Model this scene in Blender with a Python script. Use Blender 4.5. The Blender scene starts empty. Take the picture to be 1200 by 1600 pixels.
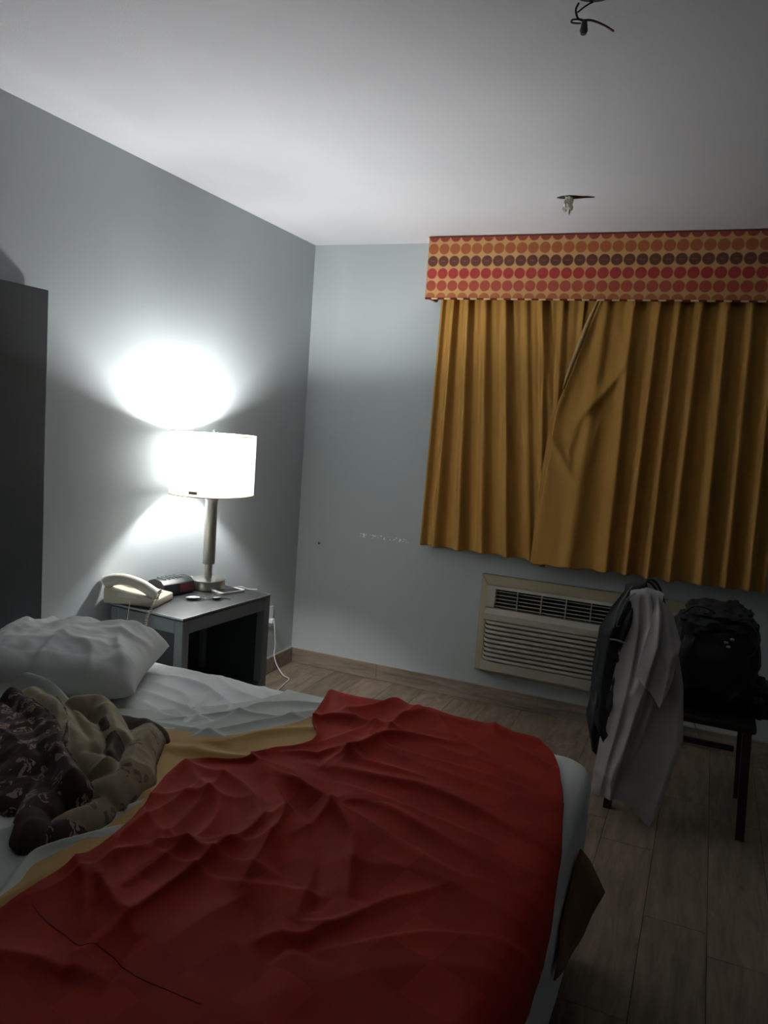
import bpy, bmesh, math, random
import numpy as np
from mathutils import Vector, Matrix, Euler, noise
random.seed(7); rng = np.random.default_rng(7)
PI = math.pi
scene = bpy.context.scene
col = scene.collection

# ------------------------------------------------------------------ camera
H = 2.44
yaw, pitch, roll = -0.390526694, -0.115881288, 0.0727646359
F = Vector((math.sin(yaw)*math.cos(pitch), math.cos(yaw)*math.cos(pitch), math.sin(pitch)))
r0 = Vector((math.cos(yaw), -math.sin(yaw), 0)); u0 = r0.cross(F)
Rv = math.cos(roll)*r0 + math.sin(roll)*u0
Uv = -math.sin(roll)*r0 + math.cos(roll)*u0
cd = bpy.data.cameras.new('camera'); cam = bpy.data.objects.new('camera', cd); col.objects.link(cam)
M = Matrix.Identity(4)
for i in range(3):
    M[i][0] = Rv[i]; M[i][1] = Uv[i]; M[i][2] = -F[i]
M.translation = Vector((2.21439423, -4.07169784, 1.48325526))
cam.matrix_world = M
cd.sensor_fit = 'VERTICAL'; cd.sensor_height = 24.0; cd.lens = 24.0*1227.518/1600.0
cd.clip_start = 0.02
scene.camera = cam

# ------------------------------------------------------------------ world, exposure
w = bpy.data.worlds.new('world'); scene.world = w; w.use_nodes = True
w.node_tree.nodes['Background'].inputs[0].default_value = (0.02, 0.022, 0.03, 1)
w.node_tree.nodes['Background'].inputs[1].default_value = 0.3
vs = scene.view_settings
vs.view_transform = 'Standard'; vs.look = 'None'; vs.gamma = 1.0; vs.use_curve_mapping = False
vs.exposure = -0.05
BULB = 1500.0          # emission of the bedside lamp's bulb, the room's only light
LAMP = (0.192, -1.168)  # where the lamp stands on the nightstand

# ------------------------------------------------------------------ materials
def lin(h):
    h = h.lstrip('#'); c = [int(h[i:i+2], 16)/255 for i in (0, 2, 4)]
    return tuple((x/12.92 if x <= .04045 else ((x+.055)/1.055)**2.4) for x in c) + (1,)
class NT:
    def __init__(s, name, rough=.6, metal=0.0, spec=.5, sheen=0.0):
        s.m = bpy.data.materials.new(name); s.m.use_nodes = True
        s.t = s.m.node_tree; s.b = s.t.nodes['Principled BSDF']
        s.b.inputs['Roughness'].default_value = rough; s.b.inputs['Metallic'].default_value = metal
        s.b.inputs['Specular IOR Level'].default_value = spec
        if sheen: s.b.inputs['Sheen Weight'].default_value = sheen
    def n(s, typ, **kw):
        x = s.t.nodes.new(typ)
        for k, v in kw.items():
            if k.startswith('_'): x.inputs[k[1:]].default_value = v
            else: setattr(x, k, v)
        return x
    def l(s, a, b): s.t.links.new(a, b)
    def math(s, op, a, b=None, c=None):
        x = s.t.nodes.new('ShaderNodeMath'); x.operation = op
        for i, v in enumerate((a, b, c)):
            if v is None: continue
            if hasattr(v, 'links'): s.l(v, x.inputs[i])
            else: x.inputs[i].default_value = v
        return x.outputs[0]
    def mix(s, f, a, b):
        x = s.t.nodes.new('ShaderNodeMix'); x.data_type = 'RGBA'
        if hasattr(f, 'links'): s.l(f, x.inputs[0])
        else: x.inputs[0].default_value = f
        for i, v in ((6, a), (7, b)):
            if hasattr(v, 'links'): s.l(v, x.inputs[i])
            else: x.inputs[i].default_value = v
        return x.outputs[2]
    def coord(s, which='Object', scale=None, rot=None):
        tc = s.n('ShaderNodeTexCoord'); o = tc.outputs[which]
        if scale or rot:
            mp = s.n('ShaderNodeMapping'); s.l(o, mp.inputs[0])
            if scale: mp.inputs['Scale'].default_value = scale
            if rot: mp.inputs['Rotation'].default_value = rot
            o = mp.outputs[0]
        return o
    def noise(s, vec, scale, detail=4, rough=.55, dist=0):
        x = s.n('ShaderNodeTexNoise', _Scale=scale, _Detail=detail, _Roughness=rough, _Distortion=dist)
        s.l(vec, x.inputs['Vector']); return x.outputs['Fac']
    def bump(s, h, strength=.2, dist=.002):
        x = s.n('ShaderNodeBump', _Strength=strength, _Distance=dist); s.l(h, x.inputs['Height'])
        s.l(x.outputs[0], s.b.inputs['Normal'])
    def color(s, c):
        if hasattr(c, 'links'): s.l(c, s.b.inputs['Base Color'])
        else: s.b.inputs['Base Color'].default_value = c

def simple(name, c, c2=None, rough=.6, metal=0, scale=8, bscale=0, bstr=.2, spec=.5, sheen=0, stretch=None, bd=.002):
    t = NT(name, rough, metal, spec, sheen)
    v = t.coord('Object', stretch)
    a = lin(c)
    if c2: 
        f = t.noise(v, scale); f = t.math('MULTIPLY_ADD', f, 1.6, -.3)
        f2 = t.n('ShaderNodeClamp'); t.l(f, f2.inputs[0]); t.color(t.mix(f2.outputs[0], a, lin(c2)))
    else: t.color(a)
    if bscale: t.bump(t.noise(v, bscale, 5), bstr, bd)
    return t.m

MT = {}
MT['ceiling'] = simple('ceiling_paint', '#dadbde', '#d5d6d9', .9, scale=3, bscale=180, bstr=.25, spec=.2)
def wall_mat():
    t = NT('wall_paint', .62, 0, .35); v = t.coord('Object')
    base = t.mix(t.noise(v, 2.2, 5), lin('#a9b1b3'), lin('#b0b7b8'))
    # small chips where furniture knocked the paint off the back wall
    geo = t.n('ShaderNodeNewGeometry'); sp = t.n('ShaderNodeSeparateXYZ'); t.l(geo.outputs['Position'], sp.inputs[0])
    X, Y, Z = sp.outputs
    n = t.noise(geo.outputs['Position'], 55, 3, .7)
    def band(a, lo, hi):
        return t.math('MULTIPLY', t.math('GREATER_THAN', a, lo), t.math('LESS_THAN', a, hi))
    m = t.math('MULTIPLY', band(X, .38, .70), band(Z, .812, .834)); m = t.math('MULTIPLY', m, t.math('GREATER_THAN', Y, -.02))
    m = t.math('MULTIPLY', m, t.math('GREATER_THAN', n, .57))
    m2 = t.math('MULTIPLY', band(X, .135, .15), band(Z, .735, .752)); m2 = t.math('MULTIPLY', m2, t.math('GREATER_THAN', n, .5))
    m2 = t.math('MULTIPLY', m2, t.math('GREATER_THAN', Y, -.02))
    c = t.mix(m, base, lin('#f2f4f2')); c = t.mix(m2, c, lin('#44484a'))
    t.color(c); t.bump(t.noise(v, 220, 3), .25, .001); return t.m
MT['wall'] = wall_mat()
def wood_tile(name, a, b, c, axis):
    t = NT(name, .5, 0, .4)
    st = (9, 1.1, 9) if axis == 'y' else (1.1, 9, 9)
    oi = t.n('ShaderNodeObjectInfo')
    v0 = t.coord('Object')
    ad = t.n('ShaderNodeVectorMath', operation='ADD'); t.l(v0, ad.inputs[0])
    sc = t.n('ShaderNodeVectorMath', operation='SCALE'); t.l(oi.outputs['Location'], sc.inputs[0]); sc.inputs['Scale'].default_value = 3.7
    t.l(sc.outputs[0], ad.inputs[1])
    mp = t.n('ShaderNodeMapping'); mp.inputs['Scale'].default_value = st; t.l(ad.outputs[0], mp.inputs[0])
    n1 = t.noise(mp.outputs[0], 3.0, 8, .65, .6); n2 = t.noise(mp.outputs[0], 14, 6, .6, .2)
    r = t.n('ShaderNodeValToRGB'); t.l(n1, r.inputs[0])
    r.color_ramp.elements[0].position = .32; r.color_ramp.elements[0].color = lin(a)
    r.color_ramp.elements[1].position = .68; r.color_ramp.elements[1].color = lin(c)
    e = r.color_ramp.elements.new(.5); e.color = lin(b)
    k = t.math('MULTIPLY_ADD', n2, .5, .75)
    rn = t.math('MULTIPLY_ADD', oi.outputs['Random'], .3, .85); k = t.math('MULTIPLY', k, rn)
    hs = t.n('ShaderNodeHueSaturation'); t.l(r.outputs[0], hs.inputs['Color']); t.l(k, hs.inputs['Value'])
    t.color(hs.outputs[0]); t.bump(n2, .15, .001); return t.m
MT['plank'] = wood_tile('plank_tile', '#5f5245', '#796a5a', '#8c7c6a', 'y')
MT['skirt'] = wood_tile('baseboard_tile', '#62564b', '#7c6f62', '#8f8172', 'x')
MT['grout'] = simple('grout', '#2a2622', rough=.9)
MT['caulk'] = simple('caulk', '#a39c90', rough=.7)
MT['dark_wood'] = simple('dark_laminate', '#33383a', '#2b3032', .48, scale=2, stretch=(1, 1, 14), bscale=40, bstr=.05)
MT['ns_top'] = simple('nightstand_top', '#2b2c2e', '#262729', .38, scale=20, bscale=300, bstr=.05)
MT['ns_frame'] = simple('nightstand_frame', '#7d8386', '#757b7e', .45, 0.1, scale=10)
MT['ns_edge'] = simple('metal_edge', '#a9adb0', rough=.3, metal=.7)
MT['ns_dark'] = simple('nightstand_panel', '#3a4143', '#343b3d', .6, scale=8)
MT['nickel'] = simple('brushed_nickel', '#cfcbc4', '#c2beb6', .3, 1.0, scale=30, stretch=(30, 30, 1))
MT['chrome'] = simple('chrome', '#d8d8d8', rough=.12, metal=1.0)
MT['white_cloth'] = simple('white_cotton', '#e3e7e6', '#dde2e1', .85, scale=5, bscale=350, bstr=.12, spec=.2, sheen=.1)
MT['sheet'] = simple('white_sheet', '#e0e4e4', '#d9dedd', .85, scale=4, bscale=300, bstr=.12, spec=.2, sheen=.1)
MT['topsheet'] = simple('top_sheet_cotton', '#c4cac5', '#bcc3bd', .85, scale=4, bscale=300, bstr=.12, spec=.2, sheen=.1)
MT['gold_cloth'] = simple('gold_cloth', '#b6925a', '#a8854e', .8, scale=6, bscale=400, bstr=.25, spec=.2, sheen=.15)
MT['divan'] = simple('divan_cloth', '#3a342e', '#332e28', .9, scale=6, bscale=300)
MT['foot_gold'] = simple('tan_blanket', '#7a5c3a', '#6d5132', .9, scale=6, bscale=300)
def red_mat():
    t = NT('red_coverlet', .8, 0, .2, .12)
    tc = t.n('ShaderNodeTexCoord'); mp = t.n('ShaderNodeMapping'); t.l(tc.outputs['UV'], mp.inputs[0])
    mp.inputs['Rotation'].default_value = (0, 0, .25)
    ch = t.n('ShaderNodeTexChecker', _Scale=11.0); t.l(mp.outputs[0], ch.inputs[0])
    ch2 = t.n('ShaderNodeTexChecker', _Scale=5.5); t.l(mp.outputs[0], ch2.inputs[0])
    c = t.mix(ch.outputs['Fac'], lin('#88190c'), lin('#93200f'))
    c = t.mix(t.math('MULTIPLY', ch2.outputs['Fac'], .35), c, lin('#7c150a'))
    o = tc.outputs['Object']; c = t.mix(t.math('MULTIPLY', t.noise(o, 6), .3), c, lin('#841a0b'))
    t.color(c); t.bump(t.noise(o, 500, 3), .15, .001)
    t.b.inputs['Sheen Tint'].default_value = lin('#c0452f')
    return t.m
MT['red'] = red_mat()
MT['red_seam'] = simple('red_seam', '#5e140c', rough=.9)
def damask(name, bg, fg, thr, sc):
    t = NT(name, .9, 0, .2, .2); v = t.coord('Object')
    n = t.n('ShaderNodeTexNoise', _Scale=9*sc, _Detail=2.0); t.l(v, n.inputs['Vector'])
    mx = t.n('ShaderNodeVectorMath', operation='MULTIPLY_ADD'); t.l(n.outputs['Color'], mx.inputs[0])
    mx.inputs[1].default_value = (.12/sc, .12/sc, .12/sc); t.l(v, mx.inputs[2])
    wv = t.n('ShaderNodeTexWave', wave_type='RINGS', _Scale=13*sc, _Distortion=9.0, _Detail=2.5); wv.inputs['Detail Scale'].default_value = 2.5
    t.l(mx.outputs[0], wv.inputs['Vector'])
    vo = t.n('ShaderNodeTexVoronoi', _Scale=16*sc); t.l(mx.outputs[0], vo.inputs['Vector'])
    f = t.math('MULTIPLY', t.math('GREATER_THAN', wv.outputs['Fac'], thr), t.math('LESS_THAN', vo.outputs['Distance'], .42))
    f = t.math('MULTIPLY', f, .85)
    t.color(t.mix(f, lin(bg), lin(fg))); t.bump(t.noise(v, 300, 3), .4, .002); return t.m
MT['th_brown'] = damask('throw_brown_damask', '#3c2824', '#a08a7c', .40, 1.7)
MT['th_beige'] = simple('throw_beige', '#9c8f72', '#8c7f64', .9, scale=14, bscale=260, bstr=.5, sheen=.2)
MT['th_pat'] = damask('throw_beige_damask', '#94866c', '#6b544a', .5, .9)
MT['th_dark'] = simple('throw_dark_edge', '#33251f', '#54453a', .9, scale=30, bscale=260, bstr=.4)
MT['curtain'] = simple('gold_curtain', '#ad8138', '#a17630', .72, scale=5, bscale=260, bstr=.2, spec=.3, sheen=.15, stretch=(3, 3, .6))
MT['lining'] = simple('curtain_lining', '#b09562', rough=.85)
def valance_mat():
    t = NT('dotted_fabric', .7, 0, .25, .15)
    sp = t.n('ShaderNodeSeparateXYZ'); t.l(t.coord('Object'), sp.inputs[0])
    px, pz = .0575, .0612
    u = t.math('DIVIDE', sp.outputs[0], px); vv = t.math('DIVIDE', t.math('MULTIPLY', sp.outputs[2], -1), pz)
    row = t.math('ROUND', vv); fv = t.math('SUBTRACT', vv, row)
    fu = t.math('SUBTRACT', t.math('FRACT', u), .5)
    d = t.math('SQRT', t.math('ADD', t.math('POWER', t.math('MULTIPLY', fu, px), 2), t.math('POWER', t.math('MULTIPLY', fv, pz), 2)))
    disc = t.math('LESS_THAN', d, .0284); inner = t.math('LESS_THAN', d, .0255)
    r = t.n('ShaderNodeValToRGB'); t.l(t.math('DIVIDE', t.math('ADD', row, .5), 6), r.inputs[0]); cr = r.color_ramp
    cr.interpolation = 'CONSTANT'
    cols = ['#853a2c', '#96562f', '#583629', '#98302c', '#994331', '#9b5a32']
    cr.elements[0].color = lin(cols[0]); cr.elements[1].position = 5/6; cr.elements[1].color = lin(cols[5])
    for i in range(1, 5):
        e = cr.elements.new(i/6); e.color = lin(cols[i])
    ring = t.mix(.45, r.outputs[0], lin('#bd8f55'))
    c = t.mix(disc, lin('#b98d5c'), ring); c = t.mix(inner, c, r.outputs[0])
    mark = t.math('MULTIPLY', t.math('LESS_THAN', t.math('ABSOLUTE', fv), .04), t.math('LESS_THAN', t.math('ABSOLUTE', fu), .2))
    c = t.mix(t.math('MULTIPLY', mark, .5), c, lin('#b8302a'))
    t.color(c); t.bump(t.noise(t.coord('Object'), 500, 2), .2, .001); return t.m
MT['valance'] = valance_mat()
MT['valance_dark'] = simple('valance_top_fabric', '#6a2a20', rough=.9)
MT['cream'] = simple('cream_piping', '#cbb489', rough=.8)
MT['ac_trim'] = simple('ac_beige_wood', '#a89b82', '#9e937b', .6, scale=6, stretch=(1, 1, 1))
MT['ac'] = simple('ac_plastic', '#a7a294', '#a09c8f', .5, scale=3)
MT['ac_dark'] = simple('ac_dark_recess', '#15130f', rough=.8)
MT['ac_bar'] = simple('ac_grille_bar', '#a7a396', rough=.5)
MT['phone'] = simple('phone_plastic', '#c2bba6', rough=.4)
MT['phone_light'] = simple('phone_light_plastic', '#d3cfc2', rough=.35)
MT['black'] = simple('black_plastic', '#1f2427', rough=.35)
MT['black_matte'] = simple('black_rubber', '#15171a', rough=.7)
MT['glass'] = simple('dark_screen', '#0b0d0f', rough=.35, spec=.3)
MT['red_display'] = simple('red_display_window', '#5b2a30', rough=.2)
MT['white'] = simple('white_plastic', '#d9dada', rough=.4)
MT['silver'] = simple('silver', '#b9bcc0', rough=.25, metal=.9)
MT['tag'] = simple('shade_tag', '#a07a60', rough=.7)
MT['shirt'] = simple('grey_cotton', '#b4b1b0', '#aaa6a6', .9, scale=8, bscale=400, bstr=.25, spec=.2, sheen=.1)
MT['jacket'] = simple('dark_teal_nylon', '#22292a', '#191e1f', .7, scale=6, bscale=60, bstr=.3)
MT['bagblack'] = simple('black_nylon', '#0e0e11', '#121216', .6, scale=8, bscale=300, bstr=.3)
MT['strap'] = simple('dark_strap', '#2b2925', rough=.7)
MT['string'] = simple('grey_drawstring', '#6f6e69', rough=.8)
MT['chair'] = simple('dark_chair_wood', '#1a130f', '#221913', .5, scale=3, stretch=(8, 8, 1))
MT['nightglass'] = simple('night_window_glass', '#0a0c12', rough=.05)
MT['wire_black'] = simple('black_wire', '#2c2826', rough=.6)
MT['wire_pink'] = simple('faded_red_wire', '#7a4a48', rough=.6)
MT['plate_hole'] = simple('olive_plate_hole_dark', '#3c3a30', rough=.6)  # metal of the junction cover, also the painted dark of the torn hole
MT['nut'] = simple('grey_wire_nut', '#5d5e5c', rough=.6)
MT['tape'] = simple('white_tape', '#cfcbbc', '#bfbaa8', .7, scale=30, bscale=80)
def shade_mat():
    t = NT('lamp_shade_fabric', .8)
    out = [n for n in t.t.nodes if n.type == 'OUTPUT_MATERIAL'][0]
    d = t.n('ShaderNodeBsdfDiffuse'); d.inputs[0].default_value = (.82, .82, .80, 1)
    tr = t.n('ShaderNodeBsdfTranslucent'); tr.inputs[0].default_value = (.9, .9, .89, 1)
    mx = t.n('ShaderNodeMixShader'); mx.inputs[0].default_value = .42
    t.l(d.outputs[0], mx.inputs[1]); t.l(tr.outputs[0], mx.inputs[2]); t.l(mx.outputs[0], out.inputs[0]); return t.m
MT['shade'] = shade_mat()
def bulb_mat():
    t = NT('frosted_bulb', .5); t.b.inputs['Emission Color'].default_value = (1, 1, 1, 1)
    t.b.inputs['Emission Strength'].default_value = BULB; return t.m
MT['bulb'] = bulb_mat()

# ------------------------------------------------------------------ object helpers
def tag(o, label=None, cat=None, group=None, kind=None):
    if label: o['label'] = label
    if cat: o['category'] = cat
    if group: o['group'] = group
    if kind: o['kind'] = kind
    return o
def empty(name, loc=(0, 0, 0), rz=0.0, label=None, cat=None, group=None, kind=None):
    o = bpy.data.objects.new(name, None); col.objects.link(o); o.location = loc; o.rotation_euler = (0, 0, rz)
    o.empty_display_size = .05
    return tag(o, label, cat, group, kind)
def link(name, me, mats, parent=None, loc=(0, 0, 0), smooth=False):
    o = bpy.data.objects.new(name, me); col.objects.link(o)
    for m in (mats if isinstance(mats, (list, tuple)) else [mats]): me.materials.append(MT[m] if isinstance(m, str) else m)
    o.location = loc
    if parent: o.parent = parent
    if smooth:
        me.polygons.foreach_set('use_smooth', [True]*len(me.polygons))
    return o
def finish(bm, name, mats, parent=None, loc=(0, 0, 0), bevel=0, seg=2, smooth=False):
    bmesh.ops.recalc_face_normals(bm, faces=bm.faces)
    if bevel:
        es = [e for e in bm.edges if len(e.link_faces) == 2 and e.calc_face_angle(0) > .6]
        bmesh.ops.bevel(bm, geom=es, offset=bevel, segments=seg, affect='EDGES', profile=.6, clamp_overlap=True)
    me = bpy.data.meshes.new(name); bm.to_mesh(me); bm.free()
    if smooth:
        o = link(name, me, mats, parent, loc, True)
        try: me.set_sharp_from_angle(angle=math.radians(40))
        except Exception: pass
        return o
    return link(name, me, mats, parent, loc)
def box_in(bm, x0, x1, y0, y1, z0, z1, mi=0):
    vs_ = [bm.verts.new(c) for c in ((x0,y0,z0),(x1,y0,z0),(x1,y1,z0),(x0,y1,z0),(x0,y0,z1),(x1,y0,z1),(x1,y1,z1),(x0,y1,z1))]
    for f in ((0,3,2,1),(4,5,6,7),(0,1,5,4),(1,2,6,5),(2,3,7,6),(3,0,4,7)):
        fc = bm.faces.new([vs_[i] for i in f]); fc.material_index = mi
    return vs_
def box(name, mats, x0, x1, y0, y1, z0, z1, parent=None, bevel=0, seg=2, loc=(0, 0, 0), smooth=False):
    bm = bmesh.new(); box_in(bm, x0, x1, y0, y1, z0, z1); return finish(bm, name, mats, parent, loc, bevel, seg, smooth)
def lathe(name, mats, prof, parent=None, loc=(0, 0, 0), n=40, sx=1, sy=1, smooth=True, close=True):
    bm = bmesh.new(); rings = []
    for r, z in prof:
        rings.append([bm.verts.new((r*sx*math.cos(2*PI*k/n), r*sy*math.sin(2*PI*k/n), z)) for k in range(n)])
    for a, b in zip(rings, rings[1:]):
        for k in range(n): bm.faces.new((a[k], a[(k+1) % n], b[(k+1) % n], b[k]))
    if close:
        bm.faces.new(list(reversed(rings[0]))); bm.faces.new(rings[-1])
    return finish(bm, name, mats, parent, loc, smooth=smooth)
def catmull(pts, n=40, closed=False):
    P = np.array(pts, float); k = len(P)
    if k == 2: t = np.linspace(0, 1, n)[:, None]; return P[0]*(1-t)+P[1]*t
    Q = np.vstack([2*P[0]-P[1], P, 2*P[-1]-P[-2]]); out = []
    for u in np.linspace(0, k-1-1e-9, n):
        i = int(u); t = u-i; a, b, c, d = Q[i:i+4]
        out.append(.5*((2*b)+(c-a)*t+(2*a-5*b+4*c-d)*t*t+(3*b-a-3*c+d)*t**3))
    return np.array(out)
def tube_in(bm, pts, r, n=8, flat=1.0, mi=0, smooth_n=40, cap=True):
    P = catmull(pts, smooth_n) if smooth_n else np.array(pts, float)
    m = len(P); T = np.gradient(P, axis=0); T /= np.linalg.norm(T, axis=1)[:, None]+1e-9
    up = np.array([0, 0, 1.0]) if abs(T[0][2]) < .9 else np.array([1.0, 0, 0])
    nrm = np.cross(T[0], up); nrm /= np.linalg.norm(nrm); rings = []
    for i in range(m):
        nrm = nrm-T[i]*np.dot(nrm, T[i]); nrm /= np.linalg.norm(nrm)+1e-9
        b = np.cross(T[i], nrm); rr = r(i/(m-1)) if callable(r) else r
        rings.append([bm.verts.new(P[i]+rr*(math.cos(2*PI*k/n)*nrm+flat*math.sin(2*PI*k/n)*b)) for k in range(n)])
    for a, b in zip(rings, rings[1:]):
        for k in range(n):
            f = bm.faces.new((a[k], a[(k+1) % n], b[(k+1) % n], b[k])); f.material_index = mi
    if cap:
        bm.faces.new(list(reversed(rings[0]))).material_index = mi; bm.faces.new(rings[-1]).material_index = mi
def tube(name, mats, pts, r, parent=None, n=8, flat=1.0, smooth_n=40):
    bm = bmesh.new(); tube_in(bm, pts, r, n, flat, 0, smooth_n); return finish(bm, name, mats, parent, smooth=True)
def grid_mesh(name, X, Y, Z, mats, parent=None, uv=None, thick=0.0, mi=None, mask=None, subdiv=0):
    nu, nv = X.shape
    V = np.stack([X, Y, Z], -1).reshape(-1, 3)
    i, j = np.meshgrid(np.arange(nu-1), np.arange(nv-1), indexing='ij')
    a = i*nv+j; Fq = np.stack([a, a+nv, a+nv+1, a+1], -1)
    Fm = Fq.reshape(-1, 4); keep = np.ones(len(Fm), bool)
    if mask is not None: keep = (mask[:-1, :-1] & mask[1:, :-1] & mask[:-1, 1:] & mask[1:, 1:]).reshape(-1)
    Fk = Fm[keep]
    used = np.unique(Fk); remap = -np.ones(len(V), int); remap[used] = np.arange(len(used))
    me = bpy.data.meshes.new(name); me.from_pydata(V[used].tolist(), [], remap[Fk].tolist()); me.update()
    if uv is not None:
        L = me.uv_layers.new(name='UVMap'); U = np.stack(uv, -1).reshape(-1, 2)[Fk.reshape(-1)]
        L.data.foreach_set('uv', U.astype(np.float32).reshape(-1))
    if mi is not None:
        m_ = mi[:-1, :-1].reshape(-1)[keep]; me.polygons.foreach_set('material_index', m_.astype(np.int32))
    o = link(name, me, mats, parent, smooth=True)
    if thick:
        s = o.modifiers.new('thickness', 'SOLIDIFY'); s.thickness = thick; s.offset = -1
    return o
def fbm(X, Y, scale, seed=0, octv=3):
    out = np.zeros_like(X); r = np.random.default_rng(seed); amp = 1.0
    for o in range(octv):
        for k in range(4):
            th = r.uniform(0, 2*PI); f = scale*2**o*r.uniform(.7, 1.3); ph = r.uniform(0, 2*PI)
            wx = .35*np.sin(Y*f*.7+ph*2)/1.0; out += amp*np.sin((X*math.cos(th)+Y*math.sin(th))*f+wx*3+ph)/4
        amp *= .5
    return out
def fold(X, Y, pts, amp, w1, w2=None, p=1.6, ext=.25, ka=1.0, kw=1.0):
    """Height of one cloth fold that follows a line; w1 on its left side, w2 on its right."""
    w2 = w2 or w1; w1 *= kw; w2 *= kw; amp *= ka; P = catmull(pts, 18); best = np.full(X.shape, 1e9); sd = np.zeros_like(X); tt = np.zeros_like(X)
    seg = P[1:]-P[:-1]; ln = np.linalg.norm(seg, axis=1); cum = np.concatenate([[0], np.cumsum(ln)]); tot = cum[-1]
    for i in range(len(seg)):
        dx, dy = X-P[i, 0], Y-P[i, 1]; l = ln[i]+1e-9; ux, uy = seg[i]/l
        t = dx*ux+dy*uy; lo = -ext if i == 0 else 0; hi = l+(ext if i == len(seg)-1 else 0)
        tc = np.clip(t, lo, hi); ex, ey = dx-tc*ux, dy-tc*uy; d = np.hypot(ex, ey)
        m = d < best; best = np.where(m, d, best); sg = ux*dy-uy*dx
        sd = np.where(m, np.sign(sg)*d, sd); tt = np.where(m, cum[i]+tc, tt)
    wl = np.where(sd > 0, w1, w2)
    e = min(ext, .6*tot); u = (tt+e)/(tot+2*e)
    taper = np.clip(np.sin(PI*np.clip(u, 0, 1)), 0, 1)**.7
    return amp*np.exp(-(np.abs(sd)/wl)**p)*taper

# ------------------------------------------------------------------ room shell
RX, RY = 3.9, -4.9
def structure(o): o['kind'] = 'structure'; return o
structure(box('ceiling', 'ceiling', -.1, RX+.1, RY-.1, .1, H, H+.1))
fl = structure(box('floor', 'grout', -.1, RX+.1, RY-.1, .1, -.1, -.003))
structure(box('wall_left', 'wall', -.1, 0, RY-.1, .1, 0, H))
structure(box('wall_back', 'wall', 0, RX, 0, .1, 0, H))
structure(box('wall_right', 'wall', RX, RX+.1, RY-.1, .1, 0, H))
structure(box('wall_front', 'wall', 0, RX, RY-.1, RY, 0, H))
# floor tiles shaped as planks, laid towards the window wall
PW, PL = .1865, .92
bm = bmesh.new(); box_in(bm, .0012, PW-.0012, .0012, PL-.0012, -.012, 0)
bmesh.ops.recalc_face_normals(bm, faces=bm.faces)
pm = bpy.data.meshes.new('plank'); bm.to_mesh(pm); bm.free(); pm.materials.append(MT['plank'])
joint_at = {10: -1.0, 11: -1.16, 12: -1.585, 13: -1.70}
x = -.068; k = 0
while x < RX:
    y = joint_at.get(k, -random.random()*PL) % PL - PL
    ys = []
    while y > RY-PL: ys.append(y); y -= PL
    for y in ys:
        if y+PL < RY or y > 0: continue
        o = bpy.data.objects.new('plank', pm); col.objects.link(o); o.parent = fl
        o.location = (x, y, 0)
        # the tiles that meet a wall are cut to it
        x0, x1 = max(x, .001), min(x+PW, RX); y0, y1 = max(y, RY), min(y+PL, -.001)
        if x0 > x or x1 < x+PW or y0 > y or y1 < y+PL:
            o.location = (x0, y0, 0); o.scale = ((x1-x0)/PW, (y1-y0)/PL, 1)
    top_y = ys[0]+PL
    if top_y < -.02:
        o = bpy.data.objects.new('plank', pm); col.objects.link(o); o.parent = fl
        x0, x1 = max(x, .001), min(x+PW, RX); o.location = (x0, top_y, 0); o.scale = ((x1-x0)/PW, (-.001-top_y)/PL, 1)
    x += PW; k += 1
# baseboards in tile lengths
def baseboard(name, x0, x1, along, length, start, pos):
    b = structure(box(name, 'caulk', *( (x0, x1, pos-.008, pos, .0, .094) if along == 'x' else (pos, pos+.008, x0, x1, .0, .094))))
    s = start
    while s < x1:
        a, c = max(s+.001, x0), min(s+length-.001, x1)
        if c-a > .01:
            if along == 'x': box('tile', 'skirt', a, c, pos-.012, pos-.0075, .001, .0905, b, .0015, 1)
            else: box('tile', 'skirt', pos+.0075, pos+.012, a, c, .001, .0905, b, .0015, 1)
        s += length
baseboard('baseboard_back', .013, RX-.013, 'x', .92, -.353, 0)
baseboard('baseboard_left', RY+.013, -.001, 'y', .92, RY, 0)
# the night-dark window behind the curtains
wn = structure(empty('window_1', (1.62, -.002, 1.5)))
for a in ((-.78, .78, -.03, 0, .52, .57), (-.78, .78, -.03, 0, -.60, -.55), (-.78, -.73, -.03, 0, -.55, .52), (.73, .78, -.03, 0, -.55, .52), (-.02, .02, -.025, 0, -.55, .52)):
    box('window_frame', 'white', *a, wn, .003)
for a in ((-.73, -.02), (.02, .73)): box('pane', 'nightglass', a[0], a[1], -.012, -.006, -.55, .52, wn)

# ------------------------------------------------------------------ headboard
hb = empty('headboard', (0, -2.74, 0), 0, 'tall dark charcoal headboard panel fixed to the grey wall beside the pillow', 'headboard')
box('panel', 'dark_wood', .012, .05, -.76, .762, .25, 1.843, hb, .003)
box('mounting_rail', 'dark_wood', .0, .012, -.6, .6, .9, 1.0, hb)

# ------------------------------------------------------------------ bed
BX0, BX1, BY0, BY1 = .06, 2.003, -3.42, -1.84     # mattress outline
TOP = .575
def drape(A, B, off, r=.055, R=.09, z_min=.04):
    """Lay flat cloth (A along x, B along y) over the mattress; off = height above its surface."""
    cx = np.clip(A, BX0, BX1-R); cy = np.clip(B, BY0+R, BY1-R)
    ex, ey = A-cx, B-cy; L = np.hypot(ex, ey)+1e-9; dx, dy = ex/L, ey/L
    L0 = R-r; s = np.clip(L-L0, 0, None); ang = np.clip(s/r, 0, PI/2)
    out = np.where(L < L0, L, L0+r*np.sin(ang)); down = np.where(L < L0, 0, r*(1-np.cos(ang)))+np.clip(s-r*PI/2, 0, None)
    nx, ny, nz = dx*np.sin(ang), dy*np.sin(ang), np.cos(ang)
    X = cx+dx*out+nx*off; Y = cy+dy*out+ny*off; Z = TOP-down+nz*off
    return X, Y, np.maximum(Z, z_min)
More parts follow.
